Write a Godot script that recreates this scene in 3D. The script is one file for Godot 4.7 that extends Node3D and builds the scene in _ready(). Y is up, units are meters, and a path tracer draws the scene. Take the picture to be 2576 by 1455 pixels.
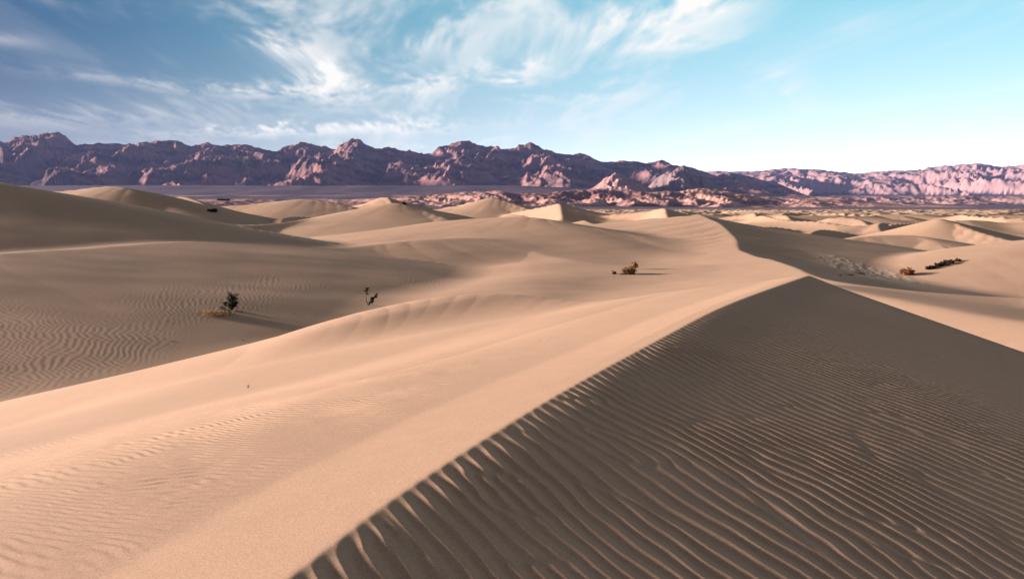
extends Node3D
# Desert dunes below a bare mountain range, low sun from the left.
# Photo positions are given in pixels of a 2575 x 1455 view of the photograph; px_at() turns
# them into places at a given distance, px_hit() into the place where the sand is met.

const EYE_Y := 14.0
const FOCAL := 797.0
const PITCH := 0.10501            # the eye level lies at row 205 of 578
const SUN_AZIMUTH := -76.0        # degrees from the view direction, left is negative
const SUN_HEIGHT := 10.0
const EXPOSURE := 4.1

var noise_a := FastNoiseLite.new()      # smooth, unit frequency
var noise_ridge := FastNoiseLite.new()  # ridged fractal, unit frequency
var noise_fbm := FastNoiseLite.new()    # fractal, unit frequency
var noise_cloud := FastNoiseLite.new()

# crest segments of all dunes, flat arrays
var seg_x := PackedFloat32Array()
var seg_d := PackedFloat32Array()
var seg_ux := PackedFloat32Array()
var seg_ud := PackedFloat32Array()
var seg_len := PackedFloat32Array()
var seg_y0 := PackedFloat32Array()
var seg_y1 := PackedFloat32Array()
var dune_first := PackedInt32Array()
var dune_last := PackedInt32Array()
var dune_l1 := PackedFloat32Array()
var dune_lw := PackedFloat32Array()
var dune_l2 := PackedFloat32Array()
var dune_r1 := PackedFloat32Array()
var dune_rw := PackedFloat32Array()
var dune_r2 := PackedFloat32Array()
var dune_end := PackedFloat32Array()
var dune_round := PackedFloat32Array()
var dune_soft := PackedFloat32Array()
var dune_top := PackedFloat32Array()
var dune_steep := PackedFloat32Array()
var dune_flat := PackedFloat32Array()   # the gentlest slope it has

# the sheet of sand
var cols := PackedFloat32Array()
var rows := PackedFloat32Array()
var blocks: Array = []
var shades: Array = []
var sheet := PackedVector3Array()
var turned: Array = []
const BLOCK := 16
const F_OF := [1.0, 0.8, 2.6, 3.2, 2.6]   # how closely the spurs of each range stand

# the far ranges
var far_cols := PackedFloat32Array()
var far_rows := PackedFloat32Array()
var ranges: Array = []
var sky_lines: Array = []
var sky_low: Array = []
var pan_spot := Vector3(0, 0, 1)


func _ready():
	var t0 := Time.get_ticks_msec()
	set_up_noise()
	build_camera()
	build_light()
	build_sky()
	print("sky ", Time.get_ticks_msec() - t0)
	lay_out_dunes()
	small_dunes()
	pan_spot = px_hit(2180, 684, 40.0, 400.0)
	build_sand()
	print("sand ", Time.get_ticks_msec() - t0)
	build_mountains()
	print("mountains ", Time.get_ticks_msec() - t0)
	build_plants()
	print("plants ", Time.get_ticks_msec() - t0)


# ------------------------------------------------------------------ camera, light, sky

func build_camera():
	var c := Camera3D.new()
	c.name = "camera"
	c.fov = rad_to_deg(2.0 * atan(289.0 / FOCAL))
	c.near = 0.05
	c.far = 80000.0
	add_child(c)
	c.position = Vector3(0, EYE_Y, 0)
	c.rotation = Vector3(-PITCH, 0, 0)
	c.current = true


func build_light():
	var sun := DirectionalLight3D.new()
	sun.name = "sun"
	sun.light_energy = 1.6
	sun.light_color = Color(1.0, 0.955, 0.93)
	sun.light_angular_distance = 5.0   # the sun stands behind thin cirrus: no bush throws a crisp shadow
	sun.shadow_enabled = true
	add_child(sun)
	var az := deg_to_rad(SUN_AZIMUTH)
	var el := deg_to_rad(SUN_HEIGHT)
	var to_sun := Vector3(sin(az) * cos(el), sin(el), -cos(az) * cos(el))
	sun.look_at_from_position(to_sun * 100.0, Vector3.ZERO, Vector3.UP)


func build_sky():
	var e := Environment.new()
	e.background_mode = Environment.BG_SKY
	e.tonemap_mode = Environment.TONE_MAPPER_LINEAR
	e.tonemap_exposure = EXPOSURE
	e.sdfgi_enabled = true
	e.ssao_enabled = true
	e.ssil_enabled = true
	e.fog_enabled = true
	e.fog_density = 0.000007
	e.fog_light_color = Color(0.60, 0.66, 0.92)
	var w := 4096
	var h := 2048
	# coarse everywhere, fine where clouds are seen large
	var low_w := 1024
	var low_h := 272
	sky_low.resize(low_h)
	var task := WorkerThreadPool.add_group_task(sky_row.bind(sky_low, low_w, 0, low_w, 0.0, 512), low_h, -1, true)
	WorkerThreadPool.wait_for_group_task_completion(task)
	var bytes := PackedFloat32Array()
	for r in sky_low: bytes.append_array(r)
	var upper := Image.create_from_data(low_w, low_h, false, Image.FORMAT_RGBF, bytes.to_byte_array())
	upper.resize(w, low_h * 4, Image.INTERPOLATE_BILINEAR)
	var im := Image.create(w, h, false, Image.FORMAT_RGBF)
	var g := Color(0.20, 0.15, 0.11)
	im.fill(g)
	im.blit_rect(upper, Rect2i(0, 0, w, low_h * 4), Vector2i.ZERO)
	var half := 500
	var top_row := 680
	var n_rows := 400
	sky_lines.resize(n_rows)
	task = WorkerThreadPool.add_group_task(sky_row.bind(sky_lines, w, -half, half, float(top_row), h), n_rows, -1, true)
	WorkerThreadPool.wait_for_group_task_completion(task)
	bytes = PackedFloat32Array()
	for r in sky_lines: bytes.append_array(r)
	var fine := Image.create_from_data(half * 2, n_rows, false, Image.FORMAT_RGBF, bytes.to_byte_array())
	im.blit_rect(fine, Rect2i(half, 0, half, n_rows), Vector2i(0, top_row))
	im.blit_rect(fine, Rect2i(0, 0, half, n_rows), Vector2i(w - half, top_row))
	var m := PanoramaSkyMaterial.new()
	m.panorama = ImageTexture.create_from_image(im)
	var s := Sky.new()
	s.sky_material = m
	e.sky = s
	var we := WorldEnvironment.new()
	we.name = "world_environment"
	we.environment = e
	add_child(we)


func sky_row(i: int, store: Array, width: int, from: int, to: int, first: float, height: int):
	var line := PackedFloat32Array()
	line.resize((to - from) * 3)
	var el := PI * 0.5 - (first + i + 0.5) / height * PI
	var k := 0
	for c in range(from, to):
		var az := (c + 0.5) / width * TAU
		if az > PI: az -= TAU
		var v := sky_color(az, el)
		line[k] = v.x
		line[k + 1] = v.y
		line[k + 2] = v.z
		k += 3
	store[i] = line


func blob(px: float, py: float, x: float, y: float, sx: float, sy: float, tilt: float) -> float:
	var dx := px - x
	var dy := py - y
	var c := cos(tilt)
	var s := sin(tilt)
	var a := (dx * c + dy * s) / sx
	var b := (-dx * s + dy * c) / sy
	return exp(-(a * a + b * b))


func sky_color(az: float, el: float) -> Vector3:
	var e := maxf(el, 0.0)
	var deg := rad_to_deg(e)
	# clear air: paler and brighter to the right of the view, deep blue to the left
	var t := smoothstep(0.38, 1.0, 0.5 + 0.5 * cos(az - 1.05))
	var low := Vector3(0.62, 0.61, 0.60).lerp(Vector3(1.9, 1.9, 1.82), t)
	var mid := Vector3(0.038, 0.105, 0.24).lerp(Vector3(0.33, 0.76, 0.92), t)
	var high := Vector3(0.168, 0.154, 0.168).lerp(Vector3(0.18, 0.175, 0.19), t)  # unseen upper sky, greyed and warmed to tint the shaded sand
	var a := 1.0 - exp(-deg / lerpf(4.4, 6.0, t))
	var air := low.lerp(mid, clampf(a * 1.1, 0.0, 1.0))
	air = air.lerp(high, smoothstep(10.0, 55.0, deg))
	# cirrus on a level sheet far overhead, combed along the view
	var y := sin(e) + 0.045
	var px := sin(az) * cos(e) / y
	var pd := cos(az) * cos(e) / y
	var wx := noise_a.get_noise_3d(px * 1.1, pd * 0.45, 4.0) * 0.10
	var wd := noise_a.get_noise_3d(px * 0.9, pd * 0.4, 9.0) * 0.9
	var f := noise_cloud.get_noise_3d((px + wx) * 1.35 + 0.22 * pd, (pd + wd) * 0.30, 1.0)
	var fine := noise_cloud.get_noise_3d((px + wx) * 4.4 + 0.5 * pd, (pd + wd) * 1.5, 7.0)
	var fibre := noise_cloud.get_noise_3d((px + wx) * 11.0 + 0.9 * pd, (pd + wd) * 3.2, 17.0)
	var cover := smoothstep(-0.16, 0.62, f + 0.38 * fine + 0.22 * fibre)
	var gx := 1287.5 + tan(clampf(az, -1.3, 1.3)) * FOCAL * 2.5146 if absf(az) < 1.3 else 99999.0
	var gy := 515.5 - tan(e) / maxf(cos(az), 0.2) * FOCAL * 2.5146 if e < 1.2 else -99999.0
	var bank := 0.0
	if gx < 3200.0 and gy > -500.0:
		var qx := gx + wx * 50.0 + fine * 60.0 + fibre * 40.0
		var qy := gy + wd * 5.0 + fine * 22.0 + fibre * 12.0
		bank = 1.0 * blob(qx, qy, 735, 138, 75, 32, 0.18) + 1.0 * blob(qx, qy, 815, 208, 85, 36, -0.12)
		bank += 0.45 * blob(qx, qy, 700, 240, 220, 22, -0.03) + 0.4 * blob(qx, qy, 1000, 240, 260, 26, -0.15)
		bank += 0.75 * blob(qx, qy, 1745, 18, 90, 26, 0.1) + 0.42 * blob(qx, qy, 1600, 75, 190, 42, -0.15)
		bank += 0.4 * blob(qx, qy, 1640, 128, 150, 16, -0.08) + 0.7 * blob(qx, qy, 1325, 175, 65, 26, -0.1) + 0.6 * blob(qx, qy, 1310, 214, 55, 12, -0.05)
		bank += 0.5 * blob(qx, qy, 1110, 130, 120, 40, -0.5) + 0.45 * blob(qx, qy, 1060, 225, 60, 18, 0.0)
		bank += 0.95 * blob(qx, qy, 850, 332, 330, 14, -0.03) + 0.35 * blob(qx, qy, 1400, 258, 160, 9, -0.02)
		bank += 0.30 * blob(qx, qy, 1990, 225, 60, 40, 0.9) + 0.25 * blob(qx, qy, 2130, 68, 70, 30, -0.2)
		bank += 0.2 * blob(qx, qy, 150, 20, 110, 12, 0.3) + 0.3 * blob(qx, qy, 40, 115, 90, 16, 0.1) + 0.2 * blob(qx, qy, 330, 215, 260, 14, 0.08)
		bank += 0.22 * blob(qx, qy, 1500, 40, 420, 60, 0.1) + 0.16 * blob(qx, qy, 800, 60, 300, 50, 0.2) + 0.45 * blob(qx, qy, 200, 300, 420, 26, 0.0)
		var comb := 0.66 + 0.8 * f + 0.9 * fine + 0.75 * fibre
		bank *= clampf(comb + 0.15, 0.0, 1.5)
		cover *= 0.75 * (1.0 - 0.65 * smoothstep(1500.0, 2100.0, gx)) * (0.22 + 0.78 * smoothstep(100.0, 1000.0, gx))
	else:
		cover *= 0.6
	var white := Vector3(0.74, 0.73, 0.72).lerp(Vector3(1.0, 0.99, 0.96), smoothstep(0.0, 0.35, t))
	var amount := clampf(cover * 0.60 + bank, 0.0, 1.0)
	amount *= 1.0 - smoothstep(35.0, 80.0, deg) * 0.5
	air = air.lerp(white, amount)
	return air / EXPOSURE


func set_up_noise():
	noise_a.seed = 11
	noise_a.frequency = 1.0
	noise_a.fractal_type = FastNoiseLite.FRACTAL_NONE
	noise_a.noise_type = FastNoiseLite.TYPE_SIMPLEX_SMOOTH
	noise_fbm.seed = 23
	noise_fbm.frequency = 1.0
	noise_fbm.noise_type = FastNoiseLite.TYPE_SIMPLEX_SMOOTH
	noise_fbm.fractal_octaves = 4
	noise_ridge.seed = 5
	noise_ridge.frequency = 1.0
	noise_ridge.noise_type = FastNoiseLite.TYPE_SIMPLEX_SMOOTH
	noise_ridge.fractal_type = FastNoiseLite.FRACTAL_RIDGED
	noise_ridge.fractal_octaves = 7
	noise_ridge.fractal_gain = 0.58
	noise_ridge.fractal_lacunarity = 2.15
	noise_cloud.seed = 31
	noise_cloud.frequency = 1.0
	noise_cloud.noise_type = FastNoiseLite.TYPE_SIMPLEX_SMOOTH
	noise_cloud.fractal_octaves = 5
	noise_cloud.fractal_gain = 0.55


# ------------------------------------------------------------------ pixels to places
# plan places are (x, d): x to the right, d away from the camera along the ground; y counts from the eye

func px_ray(px: float, py: float) -> Vector3:
	var u := px / 2.5146 - 512.0
	var v := py / 2.5146 - 289.0
	return Vector3(u, -v * cos(PITCH) - FOCAL * sin(PITCH), FOCAL * cos(PITCH) - v * sin(PITCH))


func px_at(px: float, py: float, depth: float) -> Vector3:
	var r := px_ray(px, py)
	return r * (depth / r.z)


func px_level(px: float, py: float, y: float) -> Vector3:
	var r := px_ray(px, py)
	return r * (y / r.y)


func px_hit(px: float, py: float, from: float, to: float) -> Vector3:
	var r := px_ray(px, py)
	r /= r.z
	var d := from
	while d < to:
		var p := r * d
		if height(p.x, p.z) >= p.y:
			# step back, then close in
			var lo := d / 1.012
			var hi := d
			for i in 12:
				var mid := (lo + hi) * 0.5
				if height(r.x * mid, mid) >= r.y * mid: hi = mid
				else: lo = mid
			return Vector3(r.x * hi, height(r.x * hi, hi), hi)
		d *= 1.012
	return r * to


# ------------------------------------------------------------------ dunes

# a dune: its crest line, then on either side of it (seen along the line) a slope, the distance at which it breaks, the slope beyond
func dune(points: Array, left: Array, right: Array, end: float, rounding: float, soft: float):
	var line: Array[Vector3] = []
	var n := points.size()
	for i in n - 1:
		var p0: Vector3 = points[maxi(i - 1, 0)]
		var p1: Vector3 = points[i]
		var p2: Vector3 = points[i + 1]
		var p3: Vector3 = points[mini(i + 2, n - 1)]
		var parts := 5 if dune_first.size() < 1 else 3
		for k in parts:
			line.append(p1.cubic_interpolate(p2, p0, p3, float(k) / parts))
	line.append(points[n - 1])
	dune_first.append(seg_x.size())
	var top := -1000.0
	for i in line.size() - 1:
		var a := line[i]
		var b := line[i + 1]
		var v := Vector2(b.x - a.x, b.z - a.z)
		var l := maxf(v.length(), 0.0001)
		seg_x.append(a.x)
		seg_d.append(a.z)
		seg_ux.append(v.x / l)
		seg_ud.append(v.y / l)
		seg_len.append(l)
		seg_y0.append(a.y)
		seg_y1.append(b.y)
		top = maxf(top, maxf(a.y, b.y))
	dune_last.append(seg_x.size())
	dune_l1.append(left[0]); dune_lw.append(left[1]); dune_l2.append(left[2])
	dune_r1.append(right[0]); dune_rw.append(right[1]); dune_r2.append(right[2])
	dune_end.append(end)
	dune_round.append(rounding)
	dune_soft.append(soft)
	dune_top.append(top)
	dune_steep.append(maxf(maxf(maxf(left[0], left[2]), maxf(right[0], right[2])), end))
	dune_flat.append(minf(minf(minf(left[0], left[2]), minf(right[0], right[2])), end))


func crest(list: Array) -> Array:
	var out: Array = []
	for p in list: out.append(px_at(p[0], p[1], p[2]))
	return out


func lay_out_dunes():
	# the crest in front: lit to the left of it, in shade to the right
	var a: Array = []
	for k in [4.0, 3.0, 2.0, 1.0]:
		a.append(px_level(720, 1455, -1.20) + Vector3(-0.50, -0.010, -1.45) * k)
	for p in [[720, 1455, -1.20], [1050, 1210, -1.19], [1400, 990, -1.19], [1620, 870, -1.20], [1800, 777, -1.21], [1930, 727, -1.25], [2040, 690, -1.27]]:
		a.append(px_level(p[0], p[1], p[2]))
	dune(a, [0.150, 7.6, 0.40], [0.206, 0.6, 0.174], 0.45, 0.016, 0.4)
	# its shoulder, where the lit side turns down into the hollow
	dune(crest([[880, 812, 16.0], [1000, 775, 16.8], [1150, 746, 17.6], [1300, 741, 17.6], [1450, 755, 16.9], [1600, 779, 15.8]]), [0.36, 6.0, 0.30], [0.15, 4.0, 0.22], 0.34, 0.8, 0.3)
	# a low swell beyond the summit
	dune(crest([[2070, 714, 40], [2250, 752, 33], [2420, 784, 29], [2600, 812, 26], [2850, 842, 23]]), [0.10, 6.0, 0.12], [0.17, 5.0, 0.12], 0.15, 0.5, 0.5)
	# the long low ridge behind it, rising to a curved crest
	dune(crest([[3100, 790, 33], [2800, 762, 36], [2575, 750, 38.5], [2400, 744, 39.5], [2250, 733, 41], [2120, 714, 44], [2040, 693, 49], [1990, 668, 58], [1900, 642, 74], [1857, 626, 86], [1847, 598, 98], [1815, 567, 112], [1760, 541, 132], [1700, 545, 150], [1630, 549, 172]]), [0.11, 14.0, 0.06], [0.20, 9.0, 0.14], 0.2, 0.15, 0.5)
	# broad dune across the middle, its face to the camera
	dune(crest([[-500, 760, 36], [-250, 685, 42], [0, 635, 49], [200, 621, 55], [450, 608, 63], [620, 612, 70], [760, 624, 76], [900, 619, 82], [1050, 601, 88], [1180, 597, 92], [1260, 611, 90], [1340, 634, 84], [1440, 655, 76]]), [0.10, 10.0, 0.14], [0.115, 7.0, 0.135], 0.12, 0.5, 0.5)
	# tall dune on the left
	dune(crest([[-420, 560, 70], [-250, 480, 74], [-120, 450, 78], [0, 458, 82], [200, 491, 89], [400, 532, 97], [520, 569, 102], [620, 612, 106]]), [0.2, 12.0, 0.3], [0.21, 15.0, 0.19], 0.2, 0.3, 0.5)
	dune(crest([[60, 486, 150], [160, 479, 150], [270, 467, 148], [330, 477, 145], [420, 512, 140]]), [0.2, 10.0, 0.3], [0.3, 12.0, 0.2], 0.2, 0.4, 0.5)
	# lit ridge at the foot of the range on the left
	dune(crest([[380, 505, 215], [440, 495, 210], [480, 499, 200], [530, 522, 185], [570, 547, 172]]), [0.3, 12.0, 0.2], [0.3, 12.0, 0.2], 0.2, 0.4, 0.35)
	dune(crest([[570, 518, 260], [690, 506, 262], [760, 500, 262], [830, 508, 258], [900, 525, 250]]), [0.2, 12.0, 0.2], [0.2, 12.0, 0.2], 0.15, 0.4, 0.5)
	dune(crest([[580, 566, 128], [690, 560, 136], [790, 548, 144], [860, 535, 150], [950, 515, 152], [1000, 510, 152], [1050, 524, 148], [1110, 547, 140]]), [0.2, 12.0, 0.2], [0.2, 12.0, 0.15], 0.15, 0.4, 0.5)
	dune(crest([[890, 514, 380], [935, 504, 380], [970, 493, 375], [985, 510, 360]]), [0.3, 12.0, 0.2], [0.4, 12.0, 0.2], 0.2, 0.4, 0.35)
	dune(crest([[1030, 530, 330], [1110, 522, 330], [1160, 514, 326], [1185, 507, 320], [1190, 520, 300]]), [0.25, 12.0, 0.2], [0.45, 12.0, 0.2], 0.2, 0.4, 0.35)
	dune(crest([[1185, 512, 296], [1212, 502, 296], [1240, 496, 296], [1285, 508, 290], [1330, 526, 280]]), [0.3, 12.0, 0.2], [0.35, 12.0, 0.2], 0.2, 0.5, 0.35)
	dune(crest([[1300, 531, 270], [1350, 522, 262], [1385, 516, 256], [1406, 512, 250], [1411, 530, 236], [1414, 548, 222]]), [0.22, 12.0, 0.15], [0.5, 12.0, 0.2], 0.2, 0.3, 0.35)
	dune(crest([[980, 575, 118], [1100, 557, 118], [1250, 545, 116], [1350, 548, 113], [1450, 566, 108], [1560, 584, 104]]), [0.15, 12.0, 0.2], [0.13, 12.0, 0.1], 0.12, 0.5, 0.5)
	dune(crest([[1540, 537, 235], [1620, 531, 228], [1668, 523, 222], [1674, 536, 208], [1680, 548, 196]]), [0.25, 12.0, 0.15], [0.5, 12.0, 0.2], 0.2, 0.3, 0.35)
	# right: slope with the bushes, then the dunes beyond the valley
	dune(crest([[2150, 707, 80], [2290, 690, 82], [2420, 659, 85], [2575, 622, 89], [2800, 585, 93], [3200, 560, 98]]), [0.12, 10.0, 0.2], [0.13, 12.0, 0.16], 0.12, 0.8, 0.5)
	dune(crest([[2230, 606, 205], [2290, 576, 192], [2350, 550, 185], [2400, 561, 180], [2480, 588, 168], [2575, 610, 158], [2750, 640, 145]]), [0.25, 12.0, 0.2], [0.3, 12.0, 0.2], 0.2, 0.3, 0.35)
	dune(crest([[1990, 580, 262], [2050, 557, 258], [2105, 546, 252], [2160, 551, 244], [2190, 573, 230]]), [0.3, 12.0, 0.2], [0.35, 12.0, 0.2], 0.2, 0.4, 0.35)
	dune(crest([[1820, 546, 335], [1870, 536, 330], [1895, 534, 326], [1903, 548, 310]]), [0.25, 12.0, 0.2], [0.45, 12.0, 0.2], 0.2, 0.3, 0.35)
	dune(crest([[1900, 560, 300], [1945, 545, 298], [1975, 540, 294], [1990, 556, 280]]), [0.25, 12.0, 0.2], [0.45, 12.0, 0.2], 0.2, 0.3, 0.35)
	dune(crest([[2380, 566, 330], [2450, 556, 330], [2520, 550, 325], [2575, 560, 315], [2700, 566, 305]]), [0.25, 12.0, 0.2], [0.35, 12.0, 0.2], 0.2, 0.4, 0.35)
	dune(crest([[2080, 610, 150], [2180, 592, 155], [2290, 590, 155], [2340, 603, 150]]), [0.15, 12.0, 0.2], [0.2, 12.0, 0.12], 0.12, 0.5, 0.5)


func small_dunes():
	# low crests scattered over the far sand, steep to the right
	var rng := RandomNumberGenerator.new()
	rng.seed = 404
	for i in 40:
		var d := 125.0 * pow(4.2, (i + rng.randf()) / 40.0)
		var x := d * rng.randf_range(-0.36, 0.62)
		var y := ground(x, d) + rng.randf_range(1.0, 2.2) * (0.7 + d / 500.0)
		var a := rng.randf_range(-0.5, 0.9)
		var l := rng.randf_range(9.0, 20.0) * (0.6 + d / 400.0)
		var u := Vector3(sin(a), 0, cos(a)) * l
		var out := Vector3(cos(a), 0, -sin(a)) * l * rng.randf_range(0.1, 0.35)
		dune([Vector3(x, y - 1.3, d) - u + out, Vector3(x, y - 0.35, d) - u * 0.45 + out * 0.2, Vector3(x, y, d), Vector3(x, y - 0.5, d) + u * 0.5 + out * 0.25, Vector3(x, y - 1.6, d) + u + out], [0.22, 12.0, 0.14], [0.5, 8.0, 0.3], 0.2, 0.25, 0.3)


func ground(x: float, d: float) -> float:
	# what the dunes stand on
	var y := -5.4 - 0.9 * smoothstep(2.0, -12.0, x) * (1.0 - smoothstep(60.0, 110.0, d)) - 3.4 * smoothstep(8.0, 34.0, x - 0.10 * d) * (1.0 - smoothstep(160.0, 320.0, d))
	y -= 1.2 * smoothstep(90.0, 400.0, d) + 6.0 * smoothstep(600.0, 2200.0, d)
	y += 0.35 * noise_a.get_noise_2d(x * 0.045 + 3.0, d * 0.045) * smoothstep(12.0, 40.0, d)
	if d > 110.0 and d < 1700.0:
		var far := smoothstep(110.0, 280.0, d) * (1.0 - smoothstep(900.0, 1500.0, d))
		if far > 0.0:
			var wx := x + 14.0 * noise_a.get_noise_2d(x * 0.012, d * 0.012 + 40.0)
			var r := noise_a.get_noise_2d(wx * 0.013, d * 0.008 + 7.0)
			var r2 := noise_a.get_noise_2d(wx * 0.030 + 9.0, d * 0.014)
			var ridge := 1.0 - absf(r)
			y += far * (3.4 * ridge * ridge * ridge - 1.2 + 0.7 * (1.0 - absf(r2)))
	return y


# adds the fine relief; q < 0 to the left of the front crest, own how far this is the front dune
func relief(x: float, d: float, q: float, own: float, y: float) -> float:
	var out := 0.0
	if own > 0.0:
		# ripples running down from the front crest on its shaded side
		if q > -0.10:
			var w := noise_a.get_noise_2d(x * 0.9, d * 0.9) * 0.04 + noise_a.get_noise_2d(x * 0.3 + 5.0, d * 0.3) * 0.16 + noise_a.get_noise_2d(x * 3.4, d * 3.4 + 30.0) * 0.014
			var turn := 0.06 * (1.0 - exp(-maxf(q, 0.0) / 0.3))
			# two trains of ripples that give way to one another, so that lines fork
			var p1 := ripple((x * 0.87 + d * 0.49 + w + turn) / 0.098)
			var p2 := ripple((x * 0.83 + d * 0.56 + 0.8 * w + turn) / 0.116 + 0.3)
			var p := lerpf(p1, p2, smoothstep(-0.18, 0.18, noise_a.get_noise_2d(x * 1.1 + 40.0, d * 1.1)))
			var amp := 0.0142 * smoothstep(-0.03, 0.12, q) * (0.78 + 0.45 * noise_a.get_noise_2d(x * 0.6, d * 0.6 + 80.0))
			amp *= (1.0 - 0.85 * smoothstep(3.6, 6.6, x + 0.2 * d)) * (1.0 - 0.7 * smoothstep(6.5, 11.0, d))
			out += amp * (p - 0.5)
		# fine ripples low on the lit side
		if q < -0.2:
			var w2 := noise_a.get_noise_2d(x * 1.5, d * 1.5) * 0.05 + noise_a.get_noise_2d(x * 0.5, d * 0.5 + 11.0) * 0.18 + noise_a.get_noise_2d(x * 5.0, d * 5.0 + 11.0) * 0.012
			var c2 := (d * 0.90 + x * 0.44 + w2) / 0.058
			c2 -= floorf(c2)
			var p2 := c2 / 0.6 if c2 < 0.6 else (1.0 - c2) / 0.4
			p2 = p2 * p2 * (3.0 - 2.0 * p2)
			var mask := smoothstep(-0.75, -1.15, q) * (1.0 - smoothstep(2.2, 5.4, -q)) * (1.0 - smoothstep(5.0, 11.0, d))
			mask *= clampf(0.75 + 0.7 * noise_a.get_noise_2d(x * 0.8, d * 0.8 + 60.0), 0.15, 1.2)
			mask += 0.22 * smoothstep(-0.8, -1.6, q) * (1.0 - smoothstep(6.0, 10.0, d))
			out += 0.0044 * mask * (p2 - 0.5)
			# the band beside the crest ends where the slope eases
			# the far half of the lit side leans more to the sun
			out -= 0.07 * clampf(-q - 0.2, 0.0, 2.2) * smoothstep(4.5, 9.0, d) * (1.0 - smoothstep(3.0, 11.0, -q))
			var band := -q - 0.78
			out += 0.035 * (band + sqrt(band * band + 0.0025)) * (1.0 - smoothstep(1.6, 4.5, -q))
			out += 0.05 * noise_a.get_noise_2d(x * 0.16, d * 0.16 + 50.0) * smoothstep(1.0, 4.0, -q)
	out *= own
	if d > 14.0 and d < 70.0 and x < 14.0:
		# coarse ripples in the hollow
		var w3 := noise_a.get_noise_2d(x * 0.4, d * 0.4) * 0.24 + noise_a.get_noise_2d(x * 0.12 + 9.0, d * 0.12) * 0.3 + noise_a.get_noise_2d(x * 1.1, d * 1.1) * 0.06
		var c3 := (x * 0.97 + d * 0.16 + w3) / 0.24
		c3 -= floorf(c3)
		var p3 := c3 / 0.6 if c3 < 0.6 else (1.0 - c3) / 0.4
		p3 = p3 * p3 * (3.0 - 2.0 * p3)
		var low := 1.0 - smoothstep(-5.2, -3.7, y)
		var here := low * smoothstep(14.0, 18.0, d) * (1.0 - smoothstep(60.0, 70.0, d)) * (1.0 - smoothstep(9.0, 14.0, x)) * smoothstep(-0.35, 0.35, noise_a.get_noise_2d(x * 0.07, d * 0.07 + 21.0) - 0.55 + 0.85 * smoothstep(-11.0, -19.0, x))
		out += 0.006 * here * (p3 - 0.5)
	var pan := pan_at(x, d)
	if pan > 0.0:
		out += pan * 0.07 * maxf(noise_fbm.get_noise_2d(x * 0.9, d * 0.5) + 0.1, 0.0)
	# slight unevenness of every dune
	var big := clampf(d * 0.02, 0.0, 1.0)
	out += big * (0.10 * noise_a.get_noise_2d(x * 0.05, d * 0.07) + 0.018 * noise_a.get_noise_2d(x * 0.16, d * 0.30))
	return out


func ripple(c: float) -> float:
	# one wave: a longer windward side, a sharp brink, a rounded trough
	c -= floorf(c)
	var p := c / 0.46 if c < 0.46 else (1.0 - c) / 0.54
	return p * p * (2.2 - 1.2 * p)


func dune_height(n: int, first: int, last: int, x: float, d: float, floor_y: float, info: PackedFloat32Array) -> float:
	# every piece of the crest carries its own slopes; the highest of them is the dune
	var best := floor_y
	var rr := dune_round[n]
	var lw := dune_lw[n]
	var rw := dune_rw[n]
	var l1 := dune_l1[n]
	var r1 := dune_r1[n]
	var l2 := 0.5 * (dune_l2[n] - l1)
	var r2 := 0.5 * (dune_r2[n] - r1)
	var ml := lw * lw * 0.0784
	var mr := rw * rw * 0.0784
	var low_l := lw * 0.038461
	var low_r := rw * 0.038461
	var end_slope := dune_end[n]
	var flat := dune_flat[n]
	var first_all := dune_first[n]
	var last_all := dune_last[n] - 1
	for i in range(first, last):
		var ux := seg_ux[i]
		var ud := seg_ud[i]
		var l := seg_len[i]
		var rx := x - seg_x[i]
		var rd := d - seg_d[i]
		var t := rx * ux + rd * ud
		var past := 0
		if t < 0.0:
			t = 0.0
			past = -1
		elif t > l:
			t = l
			past = 1
		var y := seg_y0[i] + (seg_y1[i] - seg_y0[i]) * t / l
		if y <= best: continue
		rx -= ux * t
		rd -= ud * t
		var sq := rx * rx + rd * rd
		var lim := (y - best) / flat + rr
		if sq > lim * lim: continue
		var dist := sqrt(sq)
		var side := 0.0     # -1 on the left of the line, 1 on the right
		if dist > 0.00001: side = clampf((ud * rx - ux * rd) / dist, -1.0, 1.0)
		var q2 := sqrt(sq + rr * rr) - rr
		var drop := 0.0
		if side < 0.9999:
			var dl := q2 - lw
			drop = l1 * q2 + l2 * (dl + sqrt(dl * dl + ml) - low_l)
		if side > -0.9999:
			var dr := q2 - rw
			var drop_r := r1 * q2 + r2 * (dr + sqrt(dr * dr + mr) - low_r)
			var m := 0.5 + 0.5 * side
			m = m * m * (3.0 - 2.0 * m)
			drop += (drop_r - drop) * m if side < 0.9999 else drop_r
		if (past == 1 and i == last_all) or (past == -1 and i == first_all):
			drop = lerpf(end_slope * q2, drop, side * side if side > 0.0 else -side)
		if y - drop > best:
			best = y - drop
			info[0] = dist if side > 0.0 else -dist
	return best


func blend(a: float, b: float, k: float) -> float:
	# the larger of two, rounded where they lie within k of each other
	var h := k - absf(a - b)
	if h <= 0.0: return maxf(a, b)
	return maxf(a, b) + h * h / (4.0 * k)


func height(x: float, d: float) -> float:
	var list := PackedInt32Array()
	for n in dune_first.size():
		list.append(n)
		list.append(dune_first[n])
		list.append(dune_last[n])
	return height_of(list, x, d)


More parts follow.
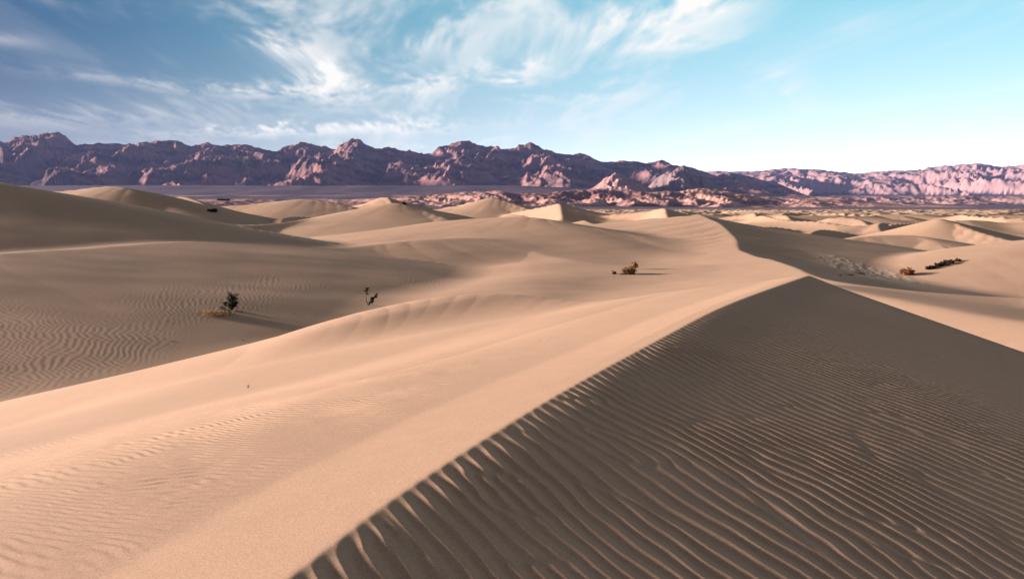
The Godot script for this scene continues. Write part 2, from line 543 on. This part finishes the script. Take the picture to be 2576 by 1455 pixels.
func height_of(list: PackedInt32Array, x: float, d: float) -> float:
	var g := ground(x, d)
	var y := g
	var info := PackedFloat32Array([0.0, 0.0])
	var q := -100.0
	var front := -1000.0
	var i := 0
	while i < list.size():
		var n := list[i]
		var k := dune_soft[n]
		info[0] = -100.0
		var h := dune_height(n, list[i + 1], list[i + 2], x, d, y - k, info)
		if n == 0:
			q = info[0]
			# the arm running down from the summit, beyond which the front dune falls away
			var e := (x - 5.44) * 0.97 + (d - 14.5) * 0.24
			if e > -1.5: h -= 0.19 * (e + sqrt(e * e + 0.015))
			front = h if q > -90.0 else -1000.0
		if h > y - k:
			y = blend(y, h, k)
		i += 3
	return y + relief(x, d, q, clampf(1.0 - (y - front) / 0.4, 0.0, 1.0), y)


func sand_block(b: int):
	var pts := PackedVector3Array()
	var tint := PackedColorArray()
	var r0 := b * BLOCK
	var r1 := mini(r0 + BLOCK, rows.size())
	var nc := cols.size()
	pts.resize((r1 - r0) * nc)
	tint.resize((r1 - r0) * nc)
	var c0 := 0
	var mid_r := rows[(r0 + r1 - 1) / 2]
	while c0 < nc:
		var c1 := mini(c0 + 24, nc)
		var mid_a := cols[(c0 + c1 - 1) / 2]
		var cx := sin(mid_a) * mid_r
		var cd := cos(mid_a) * mid_r
		var reach := 0.5 * Vector2(rows[r1 - 1] - rows[r0], (cols[c1 - 1] - cols[c0]) * rows[r1 - 1]).length() + 0.01
		# which crests matter here: those that can come near the highest certain ground
		var list := PackedInt32Array()
		var sure := ground(cx, cd) - 1.2
		var span := PackedFloat32Array()
		span.resize(seg_x.size())
		for n in dune_first.size():
			var steep := dune_steep[n]
			for i in range(dune_first[n], dune_last[n]):
				var rx := cx - seg_x[i]
				var rd := cd - seg_d[i]
				var t := clampf(rx * seg_ux[i] + rd * seg_ud[i], 0.0, seg_len[i])
				rx -= seg_ux[i] * t
				rd -= seg_ud[i] * t
				var e := sqrt(rx * rx + rd * rd)
				span[i] = e
				sure = maxf(sure, minf(seg_y0[i], seg_y1[i]) - steep * (e + reach))
		for n in dune_first.size():
			var lo := 1000000
			var hi := -1
			var least := sure - dune_soft[n] - 0.3
			for i in range(dune_first[n], dune_last[n]):
				if maxf(seg_y0[i], seg_y1[i]) - dune_flat[n] * maxf(span[i] - reach - dune_round[n], 0.0) > least:
					lo = mini(lo, i)
					hi = maxi(hi, i)
			if hi < 0: continue
			list.append(n)
			list.append(lo)
			list.append(hi + 1)
		for r in range(r0, r1):
			for c in range(c0, c1):
				var x := sin(cols[c]) * rows[r]
				var d := cos(cols[c]) * rows[r]
				var y := height_of(list, x, d)
				var k := (r - r0) * nc + c
				pts[k] = Vector3(x, y + EYE_Y, -d)
				tint[k] = sand_tint(x, d)
		c0 = c1
	blocks[b] = pts
	shades[b] = tint


func pan_at(x: float, d: float) -> float:
	# pans of dried mud between the dunes
	var e := 0.0
	if x > 15.0 and d > 70.0 and d < 150.0:
		e = 1.0 - Vector2((x - pan_spot.x) / (0.075 * pan_spot.z * 0.62), (d - pan_spot.z) / (0.16 * pan_spot.z)).length()
	elif x < -20.0 and x > -55.0 and d > 78.0 and d < 125.0:
		e = 1.0 - Vector2((x + 26.0) / 8.0, (d - 93.0) / 9.0).length()
	return smoothstep(0.0, 0.3, e) if e > 0.0 else 0.0


func sand_tint(x: float, d: float) -> Color:
	# dune sand, darker gravel out on the plain, pale dried mud in the low pans between dunes
	var sand := Vector3(0.488, 0.303, 0.200)
	var v := 1.0 + 0.05 * noise_fbm.get_noise_2d(x * 0.35, d * 0.25) + 0.04 * noise_fbm.get_noise_2d(x * 3.0, d * 3.0)
	var c := sand * v
	var pan := pan_at(x, d)
	if pan > 0.0:
		var crust := noise_fbm.get_noise_2d(x * 0.9, d * 0.5)
		c = c.lerp(Vector3(0.47, 0.35, 0.26) * (1.0 + 0.45 * crust), 0.8 * pan * smoothstep(-0.25, 0.15, crust))
	var n := noise_fbm.get_noise_2d(x * 0.006, d * 0.006)
	var plain := smoothstep(1050.0, 1450.0, d + 260.0 * n)
	if plain > 0.0:
		var gravel := Vector3(0.16, 0.108, 0.112) * (1.0 + 0.3 * noise_fbm.get_noise_2d(x * 0.004 + 30.0, d * 0.0015))
		c = c.lerp(gravel, plain)
	return Color(c.x, c.y, c.z)


func build_sand():
	# fine where the camera looks, coarse to either side
	var step := 0.00142
	var a := 0.0
	var half := PackedFloat32Array()
	while a < deg_to_rad(110.0):
		half.append(a)
		if a > deg_to_rad(34.5): step *= 1.085
		a += step
	for i in range(half.size() - 1, 0, -1): cols.append(-half[i])
	cols.append_array(half)
	var r := 0.5
	while r < 5200.0:
		rows.append(r)
		var f := 0.03
		if r > 2.3: f = 0.0036
		if r > 8.0: f = 0.0046
		if r > 13.0: f = 0.0080
		if r > 60.0: f = 0.0105
		if r > 340.0: f = 0.017
		if r > 1500.0: f = 0.05
		r *= 1.0 + f
	var nb := ceili(float(rows.size()) / BLOCK)
	blocks.resize(nb)
	shades.resize(nb)
	var task := WorkerThreadPool.add_group_task(sand_block, nb, -1, true)
	WorkerThreadPool.wait_for_group_task_completion(task)
	var tints := PackedColorArray()
	for b in nb:
		sheet.append_array(blocks[b])
		tints.append_array(shades[b])
	print("sand points ", sheet.size(), " rows ", rows.size(), " columns ", cols.size())
	var m := StandardMaterial3D.new()
	m.vertex_color_use_as_albedo = true
	m.roughness = 0.95
	m.metallic_specular = 0.15
	m.albedo_texture = grain_texture()
	m.uv1_triplanar = true
	m.uv1_world_triplanar = true
	m.uv1_scale = Vector3(0.31, 0.31, 0.31)
	var o := grid_mesh("sand_dunes", sheet, tints, rows.size(), cols.size(), m)
	o.set_meta("kind", "structure")
	o.set_meta("label", "rippled tan sand dunes running to a dark gravel plain")


func grain_texture() -> Texture2D:
	# single grains and small clots of sand, lighter and darker
	var n := 1024
	var rng := RandomNumberGenerator.new()
	rng.seed = 77
	var data := PackedByteArray()
	data.resize(n * n)
	for i in n * n:
		var v := rng.randf() + rng.randf() + rng.randf() - 1.5
		data[i] = int(clampf(219.0 + v * 30.0, 0.0, 255.0))
	var im := Image.create_from_data(n, n, false, Image.FORMAT_L8, data)
	im.convert(Image.FORMAT_RGB8)
	return ImageTexture.create_from_image(im)


# rows by columns of points, joined as one smooth sheet
func grid_mesh(called: String, pts: PackedVector3Array, tints: PackedColorArray, nr: int, nc: int, m: Material) -> MeshInstance3D:
	turned.clear()
	turned.resize(nr)
	var task := WorkerThreadPool.add_group_task(normal_row.bind(pts, nr, nc), nr, -1, true)
	WorkerThreadPool.wait_for_group_task_completion(task)
	var normals := PackedVector3Array()
	for t in turned: normals.append_array(t)
	var idx := PackedInt32Array()
	idx.resize((nr - 1) * (nc - 1) * 6)
	var k := 0
	for r in nr - 1:
		var i := r * nc
		for c in nc - 1:
			idx[k] = i
			idx[k + 1] = i + nc
			idx[k + 2] = i + 1
			idx[k + 3] = i + 1
			idx[k + 4] = i + nc
			idx[k + 5] = i + nc + 1
			k += 6
			i += 1
	var arrays := []
	arrays.resize(Mesh.ARRAY_MAX)
	arrays[Mesh.ARRAY_VERTEX] = pts
	arrays[Mesh.ARRAY_NORMAL] = normals
	arrays[Mesh.ARRAY_COLOR] = tints
	arrays[Mesh.ARRAY_INDEX] = idx
	var mesh := ArrayMesh.new()
	mesh.add_surface_from_arrays(Mesh.PRIMITIVE_TRIANGLES, arrays)
	mesh.surface_set_material(0, m)
	var o := MeshInstance3D.new()
	o.name = called
	o.mesh = mesh
	add_child(o, true)
	return o


func normal_row(r: int, pts: PackedVector3Array, nr: int, nc: int):
	var line := PackedVector3Array()
	line.resize(nc)
	var up := mini(r + 1, nr - 1) * nc
	var dn := maxi(r - 1, 0) * nc
	var me := r * nc
	for c in nc:
		var e := pts[me + mini(c + 1, nc - 1)] - pts[me + maxi(c - 1, 0)]
		var f := pts[up + c] - pts[dn + c]
		line[c] = e.cross(f).normalized()
	turned[r] = line


# ------------------------------------------------------------------ mountains

# a line of heights over pixel columns
func add_range(line: Array, ridge: float, foot: float):
	var xs := PackedFloat32Array()
	var ys := PackedFloat32Array()
	for p in line:
		xs.append(p[0])
		ys.append(px_at(p[0], p[1], ridge).y)
	ranges.append([xs, ys, ridge, foot])


func line_at(xs: PackedFloat32Array, ys: PackedFloat32Array, x: float) -> float:
	if x <= xs[0]: return ys[0]
	var n := xs.size()
	if x >= xs[n - 1]: return ys[n - 1]
	var i := xs.bsearch(x)
	i = clampi(i, 1, n - 1)
	return lerpf(ys[i - 1], ys[i], (x - xs[i - 1]) / (xs[i] - xs[i - 1]))


func fold(v: float) -> float:
	return 1.0 - 2.0 * absf(v - floorf(v) - 0.5)


func fan_at(d: float, right: float) -> float:
	var e := maxf(d - 3500.0, 0.0)
	var near := minf(e, 5200.0)
	return -13.2 + lerpf(8.4e-6 * near * near, 1.7e-6 * e * e, right)


func far_height(x: float, d: float, tint: Array) -> float:
	var px := (512.0 + FOCAL * x / d) * 2.5146
	var right := smoothstep(1250.0, 2050.0, px)
	var fan := fan_at(d, right) + 6.0 * noise_fbm.get_noise_2d(x * 0.0012, d * 0.0006) * smoothstep(3800.0, 6000.0, d)
	var y := fan
	var kind := 0
	var kx := x * 0.001
	var kd := d * 0.001
	for i in ranges.size():
		var g: Array = ranges[i]
		var ridge: float = g[2]
		var foot: float = g[3]
		var span := ridge - foot
		if d < foot - span * 0.5 or d > ridge + span * 1.2: continue
		var wob := span * 0.22 * noise_fbm.get_noise_2d(kx * 0.9 + i * 7.0, 3.0)
		var wander := 0.5 * noise_fbm.get_noise_2d(kx * 0.5 * F_OF[i] + 20.0, kd * 0.6 * F_OF[i])
		var c1: float = kx * 0.62 * F_OF[i] + wander
		wob -= span * 0.42 * (fold(c1) - 0.5)
		var t := (d - foot - wob) / (span - wob)
		if t <= 0.0: continue
		var top := line_at(g[0], g[1], px)
		var base := fan if t < 1.0 else fan_at(ridge, right)
		if top <= base: continue
		var f: float = F_OF[i]
		# long spurs run down to the camera, ridged rock breaks them up
		var wx := 0.16 * noise_fbm.get_noise_2d(kx * 1.6 * f, kd * 1.6 * f + i * 3.0) / f
		var r := noise_ridge.get_noise_2d((kx + wx) * 0.80 * f + i * 11.0, (kd - wx) * 0.66 * f) * 0.5 + 0.5
		var s1 := fold(c1)
		# gullies slant away from the crest of each spur on both its flanks
		var flank := 1.0 if c1 - floorf(c1) < 0.5 else -1.0
		var c3 := kx * 3.4 * f - flank * 1.9 * kd * f + 2.6 * wander + 0.5 * r
		var s3 := fold(c3)
		var s4 := fold(kx * 8.0 * f + (2.6 if c3 - floorf(c3) < 0.5 else -2.6) * kd * f + 5.0 * wander)
		var s2 := fold(kx * 1.5 * f + 1.5 * wander + 0.4 * kd * f + 0.35 * r)
		var rough := clampf((0.60 * r + 0.22 * s1 + 0.18 * s2 - 0.24) / 0.50, 0.0, 1.0)
		var h := 0.0
		if t < 1.0:
			# spurs come down to the foot, ravines cut back between them
			h = lerpf(pow(t, 2.6 if i != 1 else 1.7), pow(t, 0.60), rough) - (0.15 * (1.0 - s3) + 0.085 * (1.0 - s4)) * sqrt(t) * (1.15 - 0.75 * t) - (0.20 if i != 1 else 0.12) * (1.0 - rough) * t
		else:
			h = maxf(1.0 - (t - 1.0) * 1.1, 0.0) - 0.20 * (1.0 - rough)
		var v := base + (top - base) * minf(h, 1.08) * (1.0 + 0.07 * smoothstep(0.7, 1.0, t))
		if v > y:
			y = v
			kind = i + 1
	tint[0] = kind
	return y


func far_block(r: int):
	var nc := far_cols.size()
	var pts := PackedVector3Array()
	var tint := PackedColorArray()
	pts.resize(nc)
	tint.resize(nc)
	var d0 := far_rows[r]
	var what := [0]
	for c in nc:
		var x := tan(far_cols[c]) * d0
		var y := far_height(x, d0, what)
		pts[c] = Vector3(x, y + EYE_Y, -d0)
		var n := noise_fbm.get_noise_2d(x * 0.0011, d0 * 0.0011 + y * 0.006)
		var n2 := noise_fbm.get_noise_2d(x * 0.006, d0 * 0.006 + y * 0.02)
		var col := Vector3(0.078, 0.054, 0.062)
		match what[0]:
			0: col = Vector3(0.090, 0.055, 0.060).lerp(Vector3(0.060, 0.048, 0.058), smoothstep(-0.2, 0.3, n)) * (1.0 + 0.45 * noise_fbm.get_noise_2d(x * 0.0022, d0 * 0.0005) + 0.2 * n2)
			1: col = Vector3(0.195, 0.098, 0.084).lerp(Vector3(0.078, 0.049, 0.050), smoothstep(-0.25, 0.35, n)) * (1.0 + 0.3 * n2)
			2: col = Vector3(0.235, 0.134, 0.120).lerp(Vector3(0.18, 0.108, 0.104), smoothstep(-0.2, 0.4, n)) * (1.0 + 0.25 * n2)
			3: col = Vector3(0.15, 0.10, 0.095) * (1.0 + 0.3 * n2)
			4: col = Vector3(0.33, 0.180, 0.140).lerp(Vector3(0.15, 0.074, 0.066), smoothstep(-0.2, 0.25, n + 0.5 * n2))
			5: col = Vector3(0.24, 0.135, 0.12) * (1.0 + 0.3 * n2)
		tint[c] = Color(col.x, col.y, col.z)
	blocks[r] = pts
	shades[r] = tint


func build_mountains():
	add_range([[-2600, 330], [-1600, 355], [-900, 335], [-400, 350], [0, 344], [100, 342], [165, 336], [185, 349], [230, 358], [350, 357], [480, 362], [600, 369], [700, 374], [760, 360], [860, 363], [893, 352], [920, 362], [1000, 374], [1090, 381], [1110, 369], [1170, 358], [1230, 369], [1280, 365], [1310, 354], [1370, 374], [1400, 386], [1450, 389], [1540, 409], [1600, 401], [1650, 404], [1700, 418], [1760, 430], [1850, 436], [1950, 462], [2100, 520]], 12500.0, 9700.0)
	add_range([[1500, 520], [1700, 440], [1800, 430], [1880, 432], [1930, 423], [2000, 424], [2080, 429], [2150, 436], [2200, 431], [2300, 424], [2440, 410], [2500, 419], [2575, 411], [3000, 400], [3600, 420], [4600, 390]], 20000.0, 14500.0)
	add_range([[1570, 492], [1620, 474], [1645, 452], [1672, 432], [1700, 416], [1714, 412], [1735, 430], [1765, 448], [1800, 468], [1860, 492]], 8200.0, 7300.0)
	add_range([[-800, 505], [300, 500], [900, 500], [1020, 494], [1100, 487], [1250, 479], [1330, 485], [1400, 481], [1500, 474], [1560, 480], [1640, 482], [1760, 474], [1850, 480], [1950, 496], [2100, 502], [2300, 514], [2575, 524], [3300, 520]], 5250.0, 4550.0)
	add_range([[1440, 492], [1490, 470], [1520, 446], [1542, 434], [1575, 444], [1620, 466], [1680, 492]], 7600.0, 6900.0)
	var a := -deg_to_rad(52.0)
	while a < deg_to_rad(52.0):
		far_cols.append(a)
		a += 0.00135 if absf(a) < deg_to_rad(35.0) else 0.006
	var d := 3300.0
	while d < 25000.0:
		far_rows.append(d)
		var f := 0.0055
		if d > 9500.0: f = 0.0024
		if d > 13200.0: f = 0.0065
		d *= 1.0 + f
	blocks.clear()
	shades.clear()
	blocks.resize(far_rows.size())
	shades.resize(far_rows.size())
	var task := WorkerThreadPool.add_group_task(far_block, far_rows.size(), -1, true)
	WorkerThreadPool.wait_for_group_task_completion(task)
	var pts := PackedVector3Array()
	var tints := PackedColorArray()
	for r in far_rows.size():
		pts.append_array(blocks[r])
		tints.append_array(shades[r])
	print("far points ", pts.size())
	var m := StandardMaterial3D.new()
	m.vertex_color_use_as_albedo = true
	m.roughness = 1.0
	m.metallic_specular = 0.1
	var o := grid_mesh("mountains", pts, tints, far_rows.size(), far_cols.size(), m)
	o.set_meta("kind", "structure")
	o.set_meta("label", "bare eroded mountain range above a dark alluvial plain")


# ------------------------------------------------------------------ plants

func plain_material(c: Vector3, through := 0.0) -> StandardMaterial3D:
	var m := StandardMaterial3D.new()
	m.albedo_color = Color(c.x, c.y, c.z).linear_to_srgb()
	m.roughness = 0.85
	m.metallic_specular = 0.2
	m.cull_mode = BaseMaterial3D.CULL_DISABLED
	if through > 0.0:
		m.backlight_enabled = true
		m.backlight = Color(through, through, through)
	return m


func tube(st: SurfaceTool, a: Vector3, b: Vector3, ra: float, rb: float):
	var along := (b - a).normalized()
	var u := along.cross(Vector3(0.31, 0.2, 0.93)).normalized()
	var v := along.cross(u)
	var n := 5
	for i in n:
		var p := u * cos(TAU * i / n) + v * sin(TAU * i / n)
		var q := u * cos(TAU * (i + 1) / n) + v * sin(TAU * (i + 1) / n)
		for w in [a + p * ra, b + p * rb, a + q * ra, a + q * ra, b + p * rb, b + q * rb]: st.add_vertex(w)


func leaf(st: SurfaceTool, at: Vector3, rng: RandomNumberGenerator, size: float):
	var u := Vector3(rng.randf_range(-1, 1), rng.randf_range(-0.4, 1), rng.randf_range(-1, 1)).normalized()
	var v := u.cross(Vector3(rng.randf_range(-1, 1), rng.randf_range(-1, 1), rng.randf_range(-1, 1))).normalized()
	var tip := at + u * size
	var mid := at + u * size * 0.5
	for w in [at, mid + v * size * 0.28, tip, at, tip, mid - v * size * 0.28]: st.add_vertex(w)


func close(st: SurfaceTool, called: String, m: Material, parent: Node3D) -> MeshInstance3D:
	st.generate_normals()
	var o := MeshInstance3D.new()
	o.name = called
	o.mesh = st.commit()
	o.mesh.surface_set_material(0, m)
	parent.add_child(o, true)
	return o


func start() -> SurfaceTool:
	var st := SurfaceTool.new()
	st.begin(Mesh.PRIMITIVE_TRIANGLES)
	return st


func thing(called: String, at: Vector3, label: String, category: String, group := "") -> Node3D:
	var o := Node3D.new()
	o.name = called
	add_child(o, true)
	o.position = Vector3(at.x, at.y + EYE_Y, -at.z)
	o.set_meta("label", label)
	o.set_meta("category", category)
	if group != "": o.set_meta("group", group)
	return o


# stems: each [lean x, lean z, height, where leaves begin (0 to 1), leaves, spread of the leaves]
func bush(o: Node3D, stems: Array, wood: Material, green: Material, thick: float, leaf_size: float, seed_value: int):
	var rng := RandomNumberGenerator.new()
	rng.seed = seed_value
	var st := start()
	var lf := start()
	for s in stems:
		var tip := Vector3(s[0], s[2], s[1])
		var apart: float = s[6] if s.size() > 6 else 0.0
		var last := Vector3(rng.randf_range(-1, 1) * thick * 3.0 + tip.x * apart, -0.06 - tip.y * apart * 0.25, rng.randf_range(-1, 1) * thick * 3.0 + tip.z * apart)
		var foot := last
		var bend := Vector3(rng.randf_range(-1, 1), 0, rng.randf_range(-1, 1)) * tip.length() * 0.07
		var n := 7
		var pts: Array[Vector3] = [last]
		for i in range(1, n + 1):
			var t := float(i) / n
			var lean := lerpf(t * (0.6 + 0.4 * t), apart + (1.0 - apart) * t, minf(apart * 2.0, 1.0))
			var p := Vector3(tip.x * lean, lerpf(foot.y, tip.y, pow(t, 0.9)), tip.z * lean) + bend * sin(t * PI) + Vector3(rng.randf_range(-1, 1), 0, rng.randf_range(-1, 1)) * tip.length() * 0.03
			tube(st, last, p, thick * (1.05 - 0.75 * (t - 1.0 / n)), thick * (1.05 - 0.75 * t))
			pts.append(p)
			last = p
		# twigs with leaves
		var twigs := int(maxf(3.0, s[4] / 9.0))
		for k in twigs:
			var t: float = lerpf(s[3], 1.0, rng.randf())
			var i := clampi(int(t * n), 0, n - 1)
			var root := pts[i].lerp(pts[i + 1], t * n - i)
			var out: Vector3 = Vector3(rng.randf_range(-1, 1), rng.randf_range(-0.2, 0.9), rng.randf_range(-1, 1)).normalized() * s[5] * rng.randf_range(0.4, 1.0)
			tube(st, root, root + out, thick * 0.35, thick * 0.15)
			for j in int(1.8 * s[4] / twigs):
				leaf(lf, root + out * rng.randf_range(0.3, 1.1) + Vector3(rng.randf_range(-1, 1), rng.randf_range(-1, 1), rng.randf_range(-1, 1)) * s[5] * 0.22, rng, leaf_size * rng.randf_range(0.6, 1.2))
	close(st, "branches", wood, o)
	close(lf, "foliage", green, o)


func round_stems(n: int, spread: float, tall: float, leaves: int, puff: float, begin: float, seed_value: int) -> Array:
	var rng := RandomNumberGenerator.new()
	rng.seed = seed_value
	var out: Array = []
	for i in n:
		var a := TAU * (i + rng.randf() * 0.7) / n
		var r := spread * sqrt(rng.randf_range(0.05, 1.0))
		out.append([cos(a) * r, sin(a) * r, tall * rng.randf_range(0.65, 1.0) * (1.0 - 0.45 * r / spread), begin, leaves, puff, 0.75])
	return out


# dead stalks and grass fanning out of the sand
func dry_tuft(o: Node3D, n: int, spread: float, tall: float, m: Material, seed_value: int, wide := 0.006):
	var rng := RandomNumberGenerator.new()
	rng.seed = seed_value
	var st := start()
	for i in n:
		var base := Vector3(rng.randfn(0.0, 0.45) * spread, -0.05, rng.randfn(0.0, 0.35) * spread)
		var lean := Vector3(rng.randf_range(-1, 1), rng.randf_range(0.3, 1.0), rng.randf_range(-1, 1)).normalized() * tall * rng.randf_range(0.4, 1.0)
		var mid := base + lean * 0.55 + Vector3(0, 0.05 * tall, 0)
		var tip := base + lean + Vector3(rng.randf_range(-0.2, 0.2), -0.12, rng.randf_range(-0.2, 0.2)) * tall
		tube(st, base, mid, wide, wide * 0.8)
		tube(st, mid, tip, wide * 0.8, wide * 0.3)
	close(st, "stalks", m, o)


func scale_at(p: Vector3) -> float:
	# metres to one pixel of the 2575-wide view, at that distance
	return p.z / (FOCAL * 2.5146)


func build_plants():
	var wood := plain_material(Vector3(0.10, 0.075, 0.05))
	var olive := plain_material(Vector3(0.060, 0.060, 0.018), 0.2)
	var moss := plain_material(Vector3(0.060, 0.058, 0.018), 0.15)
	var rust := plain_material(Vector3(0.27, 0.125, 0.036), 0.25)
	var red := plain_material(Vector3(0.24, 0.095, 0.045), 0.12)
	var straw := plain_material(Vector3(0.40, 0.26, 0.14))
	var dark := plain_material(Vector3(0.035, 0.026, 0.010), 0.1)
	# the round bush in the hollow and the dry brush at its foot
	var p := px_hit(577, 787, 15.0, 120.0)
	var k := scale_at(p)
	var o := thing("creosote_bush", p, "dark green leafy bush standing in the sandy hollow among straw-coloured dry brush", "bush", "")
	var list: Array = [[5 * k, 0.1, 50 * k, 0.5, 150, 9 * k], [14 * k, -0.2, 44 * k, 0.5, 150, 9 * k], [22 * k, 0.1, 33 * k, 0.5, 130, 8 * k], [9 * k, 0.3, 36 * k, 0.4, 130, 9 * k], [-9 * k, 0.0, 26 * k, 0.6, 70, 6 * k], [-22 * k, -0.1, 13 * k, 0.6, 60, 5 * k], [12 * k, 0.2, 22 * k, 0.5, 90, 8 * k]]
	bush(o, list, wood, olive, 0.020, 0.12, 3)
	p = px_hit(545, 789, 15.0, 120.0)
	o = thing("dry_brush", p, "low straw-coloured dead brush spread at the foot of the dark green bush", "brush")
	dry_tuft(o, 260, 36 * k, 26 * k, straw, 8, 0.010)
	p = px_hit(598, 782, 15.0, 120.0)
	o = thing("dry_brush", p, "small brown dead tuft right beside the stems of the dark green bush", "brush")
	dry_tuft(o, 50, 14 * k, 14 * k, plain_material(Vector3(0.22, 0.12, 0.06)), 9, 0.009)
	# the thin forked plant
	p = px_hit(924, 766, 10.0, 120.0)
	k = scale_at(p)
	o = thing("desert_shrub", p, "thin forked green plant with one tall stem and one leaning branch", "shrub")
	bush(o, [[0.0, 0.0, 40 * k, 0.62, 90, 4.5 * k], [24 * k, 0.05, 25 * k, 0.5, 60, 3.5 * k], [13 * k, -0.05, 18 * k, 0.6, 40, 3 * k], [14 * k, 0.0, 9 * k, 0.7, 22, 2.5 * k]], wood, moss, 0.034, 0.12, 12)
	# brown bushes on the lit slope
	p = px_hit(1580, 688, 15.0, 160.0)
	k = scale_at(p)
	o = thing("saltbush", p, "dense rust-brown bush half buried on the lit sand slope", "bush")
	bush(o, round_stems(18, 16 * k, 24 * k, 120, 6 * k, 0.2, 5), wood, rust, 0.016, 0.09, 6)
	p = px_hit(1594, 676, 15.0, 160.0)
	o = thing("saltbush", p, "taller brown bush directly behind the dense rust-brown one", "bush")
	bush(o, round_stems(9, 8 * k, 26 * k, 90, 5 * k, 0.4, 15), wood, rust, 0.016, 0.09, 16)
	p = px_hit(1562, 689, 15.0, 160.0)
	o = thing("dry_brush", p, "dead grey twigs trailing downhill from the dense rust-brown bush", "brush")
	dry_tuft(o, 40, 9 * k, 10 * k, wood, 17, 0.012)
	p = px_hit(1545, 688, 15.0, 160.0)
	o = thing("saltbush", p, "tiny dark bush standing alone downhill of the rust-brown bushes", "bush")
	bush(o, round_stems(6, 4 * k, 9 * k, 60, 3 * k, 0.2, 25), wood, dark, 0.012, 0.07, 26)
	# right: a red bush and the row of dark ones
	p = px_hit(2280, 690, 40.0, 260.0)
	k = scale_at(p)
	o = thing("saltbush", p, "round reddish dry bush at the edge of the pale mud pan", "bush")
	bush(o, round_stems(18, 16 * k, 21 * k, 70, 6 * k, 0.3, 35), wood, red, 0.02, 0.13, 36)
	var spots := [[2333, 676, 6, 11], [2346, 673, 9, 12], [2361, 669, 9, 16], [2375, 665, 10, 19], [2389, 661, 8, 15], [2409, 656, 6, 11]]
	var says := ["lowest dark bush at the downhill end of the row on the slope", "second dark bush from the downhill end of the row", "third dark bush from the downhill end of the row", "tallest dark bush in the middle of the row on the slope", "dark bush just uphill of the tallest one in the row", "small dark bush standing apart at the uphill end of the row"]
	for i in spots.size():
		var s: Array = spots[i]
		p = px_hit(s[0], s[1], 40.0, 260.0)
		k = scale_at(p)
		o = thing("mesquite_bush", p, says[i], "bush", "dark bushes in a row on the right slope")
		bush(o, round_stems(11, s[2] * k * 1.15, s[3] * k * 0.72, 60, 3 * k, 0.15, 40 + i), wood, dark if i % 2 == 0 else plain_material(Vector3(0.07, 0.04, 0.014), 0.1), 0.02, 0.12, 50 + i)
	# dead brush on the mud pan
	spots = [[2108, 691, 9, 7], [2133, 690, 12, 8], [2165, 688, 9, 13]]
	says = ["flattest dark dead brush on the pale mud pan", "longest dark dead brush on the pale mud pan", "upright dark dead brush on the pale mud pan"]
	for i in spots.size():
		var s: Array = spots[i]
		p = px_hit(s[0], s[1], 40.0, 260.0)
		k = scale_at(p)
		o = thing("dry_brush", p, says[i], "brush", "dead brush on the mud pan")
		dry_tuft(o, 50, s[2] * k, s[3] * k, plain_material(Vector3(0.09, 0.055, 0.035)), 60 + i, 0.03)
	# thickets between the far dunes
	spots = [[534, 531, 13, 8], [562, 504, 20, 5], [1017, 513, 5, 4]]
	says = ["black thicket in the dip beside the small lit dune crest", "long low dark thicket below the foot of the blue range", "tiny dark thicket on the far dune below the mountain gap"]
	for i in spots.size():
		var s: Array = spots[i]
		p = px_hit(s[0], s[1], 90.0, 900.0)
		k = scale_at(p)
		o = thing("mesquite_thicket", p, says[i], "thicket", "dark thickets among the far dunes")
		bush(o, round_stems(14, s[2] * k, s[3] * k, 60, 4 * k, 0.1, 70 + i), wood, dark, 0.04, 2.2 * k, 80 + i)
	# a broken twig on the lit slope
	p = px_hit(625, 975, 3.0, 40.0)
	k = scale_at(p)
	o = thing("broken_twig", p, "short reddish broken twig sticking out of the smooth lit sand", "twig")
	var st := start()
	tube(st, Vector3(-0.02, -0.03, 0), Vector3(0.004, 7 * k, 0.01), 0.006, 0.005)
	tube(st, Vector3(0.004, 7 * k, 0.01), Vector3(0.012, 11 * k, 0.0), 0.005, 0.002)
	tube(st, Vector3(0.0, 5 * k, 0.0), Vector3(-0.02, 8 * k, 0.02), 0.004, 0.002)
	close(st, "stick", plain_material(Vector3(0.2, 0.09, 0.05)), o)
	# litter on the floor of the hollow
	var rng := RandomNumberGenerator.new()
	rng.seed = 91
	st = start()
	for i in 130:
		var x := rng.randf_range(-26.0, -4.0)
		var d := rng.randf_range(19.0, 45.0)
		var y := height(x, d)
		if y > -5.0 or noise_a.get_noise_2d(x * 0.2, d * 0.2) < -0.1: continue
		var a := rng.randf() * TAU
		var l := rng.randf_range(0.03, 0.14)
		var e := Vector3(cos(a), rng.randf_range(0.0, 0.5), sin(a)) * l
		var c := Vector3(x, y + EYE_Y + 0.012, -d)
		tube(st, c - e * 0.5, c + e * 0.5, 0.012, 0.007)
	var w := close(st, "plant_litter", plain_material(Vector3(0.20, 0.13, 0.08)), self)
	w.set_meta("kind", "stuff")
	w.set_meta("label", "dry plant litter strewn over the floor of the hollow")
	w.set_meta("category", "litter")
